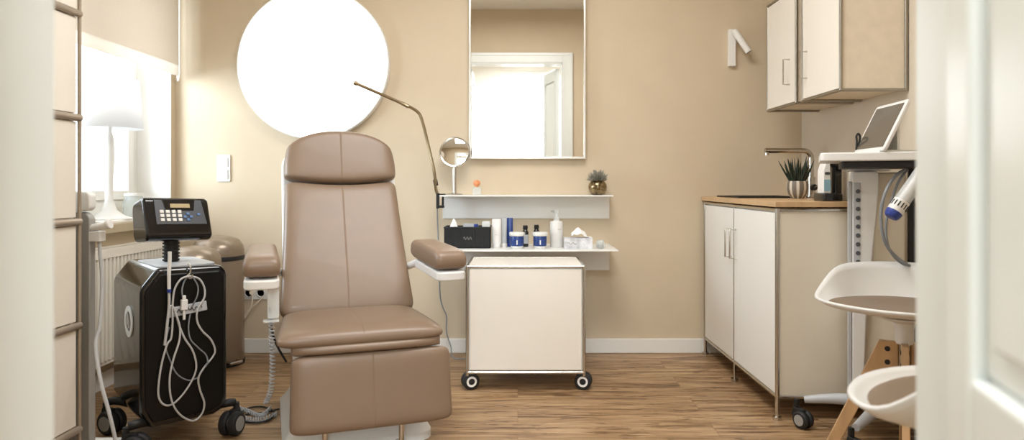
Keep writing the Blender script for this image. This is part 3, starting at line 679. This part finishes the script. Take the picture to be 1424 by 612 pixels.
phone(0)
def ctube(px, Y, wpx, hpx, m_, label, capm='plastic', nm='cosmetic_tube'):
    w2 = wpx*Y/F/2; h = hpx*Y/F; t = thing(nm, label, 'tube', put(px, Y))
    n = 24; b = MB()
    def f(u, v):
        a = 2*PI*u; k = v
        return (w2*(1-.06*k+.0)*math.cos(a), w2*(.75*(1-k)+.08)*math.sin(a), .022+(h-.022)*v)
    b.surf(f, n, 8); b.build('tube_body', m_, t, merge=True)
    MB().lathe([(w2*.8, 0), (w2*.86, .003), (w2*.86, .022), (w2*.8, .024), (0, .024)]).build('cap', capm, t)
    MB().box(-w2*.94, w2*.94, -.0015, .0015, h-.006, h).build('crimp', m_, t)
    b = MB(); b.tube([(-w2*.3+w2*.12*k, -w2*.55, h*.45+.002*math.sin(k*2)) for k in range(6)], .0007, 4); b.build('print', 'gplastic', t)
    return t
ctube(690.5, 3.74, 13, 40, 'plastic', 'wide white cosmetic tube standing right beside the black basket')
ctube(701, 3.76, 7.5, 41, 'lgrey', 'narrow pale grey cosmetic tube between the white tube and the blue tube')
ctube(709, 3.80, 9, 40, 'blue', 'dark blue cosmetic tube standing behind the left blue jar', 'bluecap')
def jar(px, label):
    t = thing('cream_jar', label, 'jar', put(px, 3.70), 0, 'blue cream jars')
    MB().lathe([(.030, 0), (.033, .004), (.034, .012), (.030, .016)]).build('jar_foot', 'plastic', t)
    MB().lathe([(.034, .014), (.036, .02), (.036, .064), (.034, .068)]).build('jar_body', 'blue', t)
    MB().lathe([(.040, .068), (.042, .071), (.042, .084), (.039, .088), (0, .089)]).build('lid', 'plastic', t)
    MB().box(-.003, .003, -.0372, -.0355, .022, .046).build('label', 'plastic', t)
    return t
jar(719, 'left blue cream jar with white lid, in front of the dark blue tube')
jar(751, 'right blue cream jar with white lid, beside the white pump bottle')
def dbot(px, Y, h, label):
    t = thing('dropper_bottle', label, 'bottle', put(px, Y), 0, 'dark dropper bottles')
    MB().lathe([(.016, 0), (.018, .003), (.018, h*.68), (.012, h*.78), (.009, h*.82)]).build('bottle_body', 'black', t)
    MB().lathe([(.013, h*.82), (.014, h*.84), (.013, h), (0, h)]).build('cap', 'blackm', t)
    MB().surf(lambda u, v: (.0186*math.sin((u-.5)*2.2), -.0186*math.cos((u-.5)*2.2), h*(.15+.42*v)), 10, 2).build('label', 'lgrey', t)
dbot(730.5, 3.80, .118, 'dark dropper bottle with grey label between the two blue jars')
dbot(746, 3.82, .120, 'dark dropper bottle almost hidden behind the right blue jar')
pb_ = thing('pump_bottle', 'tall white pump bottle standing right of the blue jars', 'bottle', put(774, 3.76))
MB().lathe([(.033, 0), (.036, .004), (.036, .135), (.034, .142), (.016, .146), (.014, .15)]).build('bottle_body', 'plastic', pb_)
MB().lathe([(.015, .15), (.015, .165), (.008, .168), (.008, .19), (.013, .192), (.013, .204), (0, .206)]).build('pump', 'clearp', pb_)
MB().box(-.032, .0, -.006, .006, .193, .203).build('nozzle', 'gplastic', pb_, bevel=.002)
MB().tube([(.004+.004*k, -.0365+.0004*k, .10+.003*math.sin(k*2)) for k in range(6)], .001, 5).build('lettering', 'gplastic', pb_)
tbx = thing('tissue_box', 'grey and white printed tissue box on the right of the lower shelf', 'box', put(806, 3.70))
MB().box(-.086, .066, -.045, .045, 0, .058).build('carton', 'marble', tbx, bevel=.002)
b = MB(); b.tube([(-.07+.007*k, -.046, .03+.006*math.sin(k*1.8)) for k in range(8)], .0016, 5); b.build('lettering', 'gplastic', tbx)
def tis(u, v):
    x = -.045+.11*u; z = .058+(.05*math.sin(PI*min(1, u*1.15+.1))**.7 if 1 else 0)*(1-abs(v-.5)*1.2)+.004*math.sin(u*17+v*5)
    return (x, (v-.5)*.05+.006*math.sin(u*11), z)
o = MB().surf(tis, 24, 14).build('tissue', 'paper', solid=.0015); o.location = put(806, 3.70); tag(o, 'white tissue pulled out of the printed tissue box', 'tissue')
gc = thing('glass_candle_holder', 'small faceted round glass candle holder right of the tissue box', 'candle holder', put(835, 3.70))
MB().lathe([(.018, 0), (.025, .006), (.027, .02), (.024, .036), (.020, .044), (.017, .044), (.02, .034), (.022, .02), (.018, .008), (0, .006)], n=10).build('holder', 'clearg', gc, ang=20)
MB().cyl((0, 0, .006), (0, 0, .022), .016).build('candle', 'gplastic', gc)
# clamp lamp
cl = thing('clamp_lamp', 'slender bronze clamp lamp with bent arm fixed to the left end of the upper shelf', 'lamp', (-.445, 3.84, ZU))
o_ = Vector((-.445, 3.84, ZU)); YL = 3.80
MB().box(-.012, .004, -.018, .018, -.075, .012).box(.0, .032, -.012, .012, -.072, -.058).box(.0, .04, -.012, .012, .001, .008).cyl((.024, 0, -.058), (.024, 0, -.009), .006, 12).build('clamp', 'blackm', cl, bevel=.003)
MB().tube([Vector((-.004, 0, 0)), at(606, 262, 3.82)-o_, at(604, 240, YL)-o_, at(595, 200, YL)-o_, at(587, 168, 3.78)-o_, at(580, 155, 3.77)-o_, at(562, 145, 3.74)-o_], .0085, 12, steps=5).build('arm', 'brass', cl)
MB().cyl(at(606.5, 258, 3.82)-o_, at(605, 250, 3.815)-o_, .0125, 14).build('joint', 'blackm', cl)
hd = MB().tube([at(568, 148.5, 3.745)-o_, at(555, 142, 3.73)-o_, at(495, 116, 3.62)-o_], lambda t: .0105 if t < .5 else .0085, 12, steps=3).build('lamp_head', 'brass', cl)
MB().cyl(at(497, 117, 3.623)-o_, at(492, 114.5, 3.615)-o_, .012, 14).build('end_cap', 'brass', cl)
MB().tube([(-.008, 0, -.07), at(609, 320, 3.86)-o_, at(611, 370, 3.88)-o_, at(612, 410, 3.9)-o_, at(616, 428, 3.9)-o_, at(621, 440, 3.9)-o_, at(621, 462, 3.9)-o_, at(627, 482, 3.88)-o_, (.09, -.02, .006-ZU), (.2, -.03, .006-ZU)], .0035, 8).build('cable', 'tubeg', cl)

# ------------------------------------------------------------------ rolling cabinet
rc = thing('rolling_cabinet', 'cream square cabinet with chrome edges on four castors below the shelves', 'cabinet', (.0375, 3.43, 0))
hx_, y0, y1, z0, z1 = .277, -.19, .19, .088, .594
MB().box(-hx_+.006, hx_-.006, y0+.012, y1-.004, z0, z1-.002).build('carcass', 'cream', rc)
MB().box(-hx_+.012, hx_-.012, y0-.002, y0+.012, z0+.010, z1-.016).build('front_panel', 'cream', rc, bevel=.0015)
b = MB(); r = .0075
for x in (-hx_, hx_):
    for y in (y0, y1): b.cyl((x, y, z0-.018), (x, y, z1-.004), r, 12)
for z in (z0-.002, z1-.006):
    b.cyl((-hx_, y0, z), (hx_, y0, z), r, 12).cyl((-hx_, y1, z), (hx_, y1, z), r, 12)
    for x in (-hx_, hx_): b.cyl((x, y0, z), (x, y1, z), r, 12)
b.build('tube_frame', 'chrome', rc)
for k, (x, y, a) in enumerate(((-hx_+.012, y0+.03, .35), (hx_-.0, y0+.03, -.25), (-hx_+.02, y1-.03, .3), (hx_-.02, y1-.03, 2.9))):
    T = Tr((x, y, .04)) @ Rz(a+PI/2) @ Rx(PI/2)
    b = MB()
    for s in (-1, 1): b.lathe([(.034, -.011), (.040, -.008), (.040, .008), (.034, .011)], mtx=T @ Tr((0, 0, s*.014)) if 0 else Tr((x, y, .04)) @ Rz(a) @ Tr((0, s*.015, 0)) @ Rx(PI/2), n=30)
    w_ = b.build('castor', 'rubber', rc)
    b = MB().lathe([(.014, -.024), (.016, -.0275), (.025, -.0275), (.025, .0275), (.016, .0275), (.014, .024)], mtx=Tr((x, y, .04)) @ Rz(a) @ Rx(PI/2), n=30)
    b.build('hub', 'white', w_); MB().cyl((x, y, .05), (x, y, .08), .012, 12).build('stem', 'blackm', w_)

# ------------------------------------------------------------------ base cabinet with worktop
bc = thing('base_cabinet', 'cream two-door base cabinet with chrome frame and feet against the right wall', 'cabinet', (1.36, 3.385, 0))
fx = -.285; ya, yb, ym = -.545, .545, .015; za, zb = .095, .872
MB().box(fx+.014, .28, ya+.006, yb-.006, za, zb).build('carcass', 'creamd', bc)
MB().box(fx+.012, .28, ya-.001, ya+.006, za+.004, zb-.008).build('side_panel', 'creamd', bc, bevel=.001)
def pull(parent, x, y, z0, z1, r=.0045):
    MB().tube([(x, y, z0), (x-.032, y, z0), (x-.032, y, z1), (x, y, z1)], r, 8, smooth=False).build('handle', 'chrome', parent)
for (p, q, hy) in ((ya+.010, ym-.006, ym-.040), (ym+.006, yb-.010, ym+.035)):
    d = MB().box(fx, fx+.014, p, q, za+.010, zb-.012).build('door', 'white', bc, bevel=.0015)
    pull(d, fx, hy, .615, .755)
b = MB(); r = .0095
for y in (ya, ym, yb):
    b.cyl((fx+.004, y, .012), (fx+.004, y, zb+.006), r if y != ym else .006, 12).cyl((.27, y, .012), (.27, y, zb), r, 12)
    b.cyl((fx+.004, y, 0), (fx+.004, y, .014), .018, 16).cyl((.27, y, 0), (.27, y, .014), .018, 16)
for z in (za, zb):
    b.cyl((fx+.004, ya, z), (fx+.004, yb, z), .0085, 12).cyl((fx, ya, z), (.28, ya, z), .0085, 12).cyl((fx, yb, z), (.28, yb, z), .0085, 12)
b.build('tube_frame', 'chrome', bc)
tag(MB().box(1.066, XR-.002, 2.828, YB-.002, .884, .907).build('worktop', 'ctop', bevel=.002), 'oak worktop running over the base cabinet', 'worktop')
sk = thing('sink', 'black sink with raised rim set in the oak worktop near the back wall', 'sink', (1.31, 3.72, .907))
b = MB().box(-.17, .17, -.19, -.17, 0, .008).box(-.17, .17, .17, .19, 0, .008).box(-.17, -.15, -.17, .17, 0, .008).box(.15, .17, -.17, .17, 0, .008).box(-.15, .15, -.17, .17, 0, .002)
b.build('rim', 'blackm', sk, bevel=.002); MB().cyl((0, 0, .002), (0, 0, .004), .03).build('drain', 'chrome', sk)
fc = thing('kitchen_tap', 'chrome mixer tap with long horizontal spout behind the potted plant', 'tap', (1.555, 3.62, .907))
MB().cyl((0, 0, 0), (0, 0, .012), .027).cyl((0, 0, .01), (0, 0, .11), .021).build('tap_body', 'chrome', fc)
MB().tube([(0, 0, .10), (0, 0, .20), (-.003, 0, .225), (-.018, 0, .243), (-.045, 0, .250), (-.13, 0, .250), (-.245, 0, .250)], .014, 16, steps=6).cyl((-.235, 0, .25), (-.235, 0, .225), .011).build('spout', 'chrome', fc)
lv = MB().tube([(0, -.02, .055), (.004, -.055, .06), (.05, -.075, .12)], .0045, 8, steps=3).build('lever', 'steel', fc); MB().cyl((0, -.022, .055), (0, -.045, .056), .016, 16).build('lever_hub', 'blackm', lv)
# potted aloe
al = thing('potted_aloe', 'dark green spiky plant in a striped round ceramic pot beside the tap', 'plant', (1.415, 3.455, .907))
MB().lathe([(.024, 0), (.03, .002), (.047, .025), (.053, .05), (.052, .075), (.048, .088), (.044, .088), (.044, .078), (0, .076)], n=44).build('pot', 'stripe', al)
b = MB()
for k in range(34):
    a = k*2.4; e = 1.0+.5*((k*7) % 10)/10; L = .085+.05*(k/34)
    d = Vector((math.cos(a)*math.cos(e), math.sin(a)*math.cos(e), math.sin(e))); p = Vector((math.cos(a)*.022, math.sin(a)*.022, .072))
    b.tube([p, p+d*L*.5, p+d*L+Vector((0, 0, .012))], lambda t: .0085*(1-t)**.8+.0006, 6, steps=3)
b.build('leaves', 'leaf', al)
gb = thing('glass_bottle', 'short amber bottle with clear shoulder between the tap and the black dispenser', 'bottle', (1.46, 3.15, .907))
MB().lathe([(.022, 0), (.025, .004), (.025, .075), (.016, .095), (.010, .10)]).build('bottle_body', 'amber', gb); MB().lathe([(.012, .10), (.012, .125), (0, .126)]).build('cap', 'clearp', gb)
# dispenser
sd = thing('bottle_dispenser', 'black bottle stand with upright post on the near end of the worktop', 'dispenser', (1.325, 2.92, .907))
MB().prism(rrect(-.042, .045, -.05, .05, .012), 0, .034, 'z').build('base', 'black', sd, bevel=.005)
MB().prism([(.016, .02), (.045, .02), (.045, .19), (.008, .19), (.004, .165), (.014, .14)], -.035, .035, 'y').build('post', 'black', sd, bevel=.004)
sb = thing('soap_bottle', 'white bottle with blue label and slanted shoulder standing on the black dispenser', 'bottle', (1.318, 2.92, .941))
MB().prism([(-.024, 0), (.008, 0), (.004, .13), (-.002, .145), (-.008, .145), (-.024, .095)], -.03, .03, 'y').build('bottle_body', 'plastic', sb, bevel=.004)
MB().box(-.022, .005, -.0312, -.029, .01, .058).build('label', mat('pale_blue_label', '8fb4c4', .5, noise=.1), sb); MB().prism(rrect(-.019, .003, .078, .09, .005), -.0315, -.0295, 'y').build('label_mark', 'darkpan', sb)
wb = thing('white_box_appliance', 'cream box standing on the worktop behind the device trolley', 'box', (1.50, 2.96, .907))
MB().box(-.10, .10, -.09, .09, 0, .17).build('box_body', 'creamd', wb, bevel=.004); MB().box(-.1, .1, -.092, -.089, .145, .150).build('lid_seam', 'gplastic', wb)

# ------------------------------------------------------------------ wall cabinets
def wallcab(yn, yf, label, hy):
    t = thing('wall_cabinet', label, 'cabinet', (1.36, (yn+yf)/2, 1.378), 0, 'wall cabinets on the right wall'); h = (yf-yn)/2
    hc = .57
    MB().box(.014, XR-1.36-.001, -h+.004, h-.004, .006, hc-.006).build('carcass', mat('tan_cabinet_panel', 'e8dcc8', .45), t)
    d = MB().box(0, .014, -h+.008, h-.008, .008, hc-.01).build('door', 'cream', t, bevel=.0015); pull(d, 0, hy*h, .10, .225, .004)
    b = MB(); r = .007
    for y in (-h, h):
        b.cyl((.004, y, 0), (.004, y, hc), r, 10).cyl((XR-1.36-.01, y, 0), (XR-1.36-.01, y, hc), r, 10)
        for z in (0, hc): b.cyl((.004, y, z), (XR-1.36-.01, y, z), r, 10)
    for z in (0, hc): b.cyl((.004, -h, z), (.004, h, z), r, 10)
    b.build('tube_frame', 'steel', t)
wallcab(3.345, 3.725, 'farther cream wall cabinet with handle at its near edge, by the back wall', -.62)
wallcab(2.885, 3.265, 'nearer cream wall cabinet with handle at its far edge', .72)

# ------------------------------------------------------------------ device trolley at right
dt = thing('device_trolley', 'white wheeled device trolley with high tabletop and column in front of the base cabinet', 'medical trolley', (1.36, 2.66, 0), math.radians(-23))
OT = Matrix.Translation((1.36, 2.66, 0)) @ Rz(math.radians(-23)); OTi = OT.inverted()
def atl(px, py, Y): return OTi @ at(px, py, Y)
Ttop = Tr((0, 0, 0))
MB().prism(rrect(-.172, .30, -.28, .06, .02), 1.062, 1.093, 'z', Ttop).build('tabletop', 'plastic', dt, bevel=.005)
MB().prism(rrect(-.10, .27, -.25, .04, .01), 1.038, 1.062, 'z', Ttop).build('underframe', 'blackm', dt, bevel=.003)
MB().box(-.015, .13, -.02, .14, .13, 1.025).build('housing', 'creamd', dt, bevel=.008)
MB().prism([(-.095, .13), (-.055, .13), (-.045, .45), (-.02, .75), (-.003, .95), (-.003, 1.022), (-.012, 1.03), (-.088, 1.03), (-.095, 1.02)], -.045, .12, 'y', Tr((.04, 0, 0))).build('front_cover', 'plastic', dt, bevel=.006)
st_ = MB().box(-.050, -.026, -.047, -.04, .66, .985).build('slot_strip', 'lgrey', dt, bevel=.002)
b = MB()
for k in range(9): b.cyl((-.034, -.0495, .68+k*.034), (-.034, -.045, .68+k*.034), .0085, 12)
b.build('slots', 'darkpan', st_)
MB().box(-.069, -.055, -.045, .0, .13, .99).build('rail', 'lgrey', dt, bevel=.003)
MB().prism([(-.08, 1.03), (.08, 1.03), (.07, 1.038), (-.05, 1.038)], -.02, .1, 'y').build('table_mount', 'plastic', dt)
for (cx, cy) in ((-.245, .005), (-.06, -.27), (.24, .08), (.20, -.20)):
    MB().tube([(cx*.92, cy, .112), (cx*.5+.03, cy*.6+.01, .128), (.05, .02, .12)], lambda t: .014+.016*t, 12, steps=5).build('trolley_leg', 'lgrey', dt)
    caster(dt, cx, cy, .9 if cx < 0 else -.6, r=.035, wd=.022, hz=.11, mtop='gplastic')
MB().box(.14, .162, -.012, .02, .1, 1.04).build('rear_post', 'blackm', dt)
# hand piece and cables
p0 = atl(1274, 252, 2.33); p1 = atl(1240, 300, 2.33); dv = (p1-p0)
hp = MB().tube([p0-dv*.35, p1-dv*.18], .026, 24, smooth=False).build('handpiece', 'clearp', dt)
MB().tube([p0-dv*.35, p1-dv*.45], .013, 16, smooth=False).build('handpiece_core', 'plastic', hp)
MB().tube([p1-dv*.42, p1-dv*.12], .0265, 24, smooth=False).build('handpiece_collar', 'plastic', hp)
b = MB(); ax = dv.normalized(); s1 = ax.cross(Vector((0, 1, 0))).normalized(); s2 = ax.cross(s1)
for k in range(14):
    a = 2*PI*k/14; q = p1-dv*.36+(s1*math.cos(a)+s2*math.sin(a))*.0262; b.tube([q, q+dv*.13], .0022, 6, smooth=False)
b.build('vents', 'blackm', hp)
MB().tube([p1-dv*.12, p1-dv*.02, p1+dv*.05], lambda t: .0272-.008*t*t, 24, smooth=True, steps=4).build('tip', 'bluecap', hp)
MB().tube([atl(1258, 236, 2.44), atl(1244, 246, 2.42), atl(1231, 268, 2.40), atl(1225, 300, 2.40), atl(1230, 335, 2.40), atl(1244, 355, 2.42), atl(1262, 368, 2.46), atl(1280, 375, 2.5)], .0055, 8).build('cable', 'tubeg', dt)
MB().tube([atl(1262, 236, 2.46), atl(1250, 252, 2.45), atl(1238, 285, 2.44), atl(1232, 315, 2.44), atl(1236, 345, 2.44), atl(1252, 365, 2.46), atl(1275, 372, 2.5)], .0045, 8).build('cable', 'tubeg', dt)
# tablet on the tabletop
tb_ = thing('tablet', 'tablet with dark screen leaning on a white stand on the trolley tabletop', 'tablet', (1.286, 2.51, 1.093))
def tq(a, d, s): return None
# tablet plane: width runs along the depth, leans back to the right
Wd = Vector((.022, .24, 0)).normalized(); Upv = Vector((.093, .0, .187)).normalized(); Nn = Wd.cross(Upv).normalized()
if Nn.x > 0: Nn = -Nn
Mt = Matrix(((Wd.x, -Nn.x, Upv.x, 0), (Wd.y, -Nn.y, Upv.y, 0), (Wd.z, -Nn.z, Upv.z, .006), (0, 0, 0, 1)))
MB().prism(rrect(-.13, .13, 0, .2, .012), 0, .012, 'y', Mt).build('tablet_body', 'plastic', tb_, bevel=.003)
MB().box(-.112, .112, -.002, .002, .014, .186, Mt).build('screen', 'screen', tb_)
MB().prism([(-.10, 0), (.10, 0), (.06, .16), (-.06, .16)], .012, .02, 'y', Mt).box(-.03, .11, -.10, .12, 0, .008, Tr((.02, 0, -.0005))).build('stand', 'plastic', tb_, bevel=.002)
MB().box(.02, .03, -.06, .06, .0, .10, Tr((.055, .0, 0))).build('stand_support', 'plastic', tb_, bevel=.002)
lp = Vector((1.36, 2.66, 0))
tag(MB().tube([at(1191, 209, 2.63), at(1191.5, 196, 2.63), at(1191, 190, 2.63), at(1193.5, 186, 2.63), at(1196, 190, 2.63), at(1195, 198, 2.63), at(1192.5, 204, 2.63)], .0042, 8, steps=5).build('cord_loop', 'blackm'), 'small black cord loop standing beside the tablet', 'loop')

# ------------------------------------------------------------------ shell stools
def make_stool(label, loc, rz):
    t = thing('shell_stool', label, 'stool', loc, rz, 'white shell stools with taupe pads')
    ax_, ay_ = .262, .245
    def sh(u, v):
        a = 2*PI*u            # a = 90deg is the back (local +y)
        back = max(0., math.sin(a)); bk = back**1.1
        bk = 1/(1+math.exp(-(math.sin(a)-.25)*9))
        rr = v
        ex = 1+.05*math.cos(2*a)
        x = ax_*rr*math.cos(a)*ex; y = ay_*rr*math.sin(a)
        z = -.028*(1-rr*rr) + .118*bk*max(0., (rr-.72)/.28)**1.2 + .012*max(0., (rr-.9)/.1)*(1-bk)
        if rr > .72:
            k = (rr-.72)/.28*bk; x *= 1-.14*k; y *= 1-.02*k
        return (x, y, .578+z)
    def pr(u): return .86-.11/(1+math.exp(-(math.sin(2*PI*u)-.1)*8))
    MB().surf(sh, 72, 22).build('seat_shell', 'plastic', t, merge=True, solid=.008, ang=80)
    MB().surf(lambda u, v: tuple(Vector(sh(u, v*pr(u)))+Vector((0, -.006, .006+.020*math.sqrt(max(0, 1-v**5))))), 60, 16).surf(lambda u, v: tuple(Vector(sh(u, v*pr(u)))+Vector((0, -.006, .005))), 60, 8).build('seat_pad', 'fabric', t, merge=True, ang=80)
    MB().lathe([(.026, .45), (.028, .455), (.028, .50), (.035, .52), (.09, .537), (.09, .542)]).build('swivel_column', 'plastic', t)
    for k in range(4):
        a = k*PI/2
        lg = MB().prism([(.018, .455), (.075, .455), (.275, 0), (.235, 0), (.085, .33), (.075, .345), (.018, .345)], -.011, .011, 'y', Rz(a)).build('leg', 'oak', t, bevel=.003)
        for z in (.43, .385): MB().cyl(Rz(a) @ Vector((.05, -.0135, z)), Rz(a) @ Vector((.05, .0135, z)), .0085, 16).build('bolt', 'blackm', lg)
    MB().cyl((0, 0, .35), (0, 0, .45), .02).build('hub', 'chrome', t)
    return t
th = math.radians(-27)
s1_ = make_stool('white shell stool with taupe pad and oak legs in front of the device trolley', (1.285, 2.27, 0), math.radians(-28))
cdir = math.atan2(-2.27, -1.285)      # direction towards the doorway
# legs: one points to the doorway side
for ch in s1_.children:
    pass
s2_ = dup(s1_, loc=(.875, 1.215, 0), rz=math.radians(-168), label='nearer white shell stool cut off at the lower right beside the doorway')

# ------------------------------------------------------------------ ceiling lamp of the room
cf = thing('ceiling_light', 'flat square ceiling light in the middle of the room', 'light', (0, 2.2, H))
MB().box(-.6, .6, -.6, .6, -.05, -.001).build('housing', 'white', cf, bevel=.005)
MB().box(-.57, .57, -.57, .57, -.06, -.05).build('diffuser', 'ceill', cf)
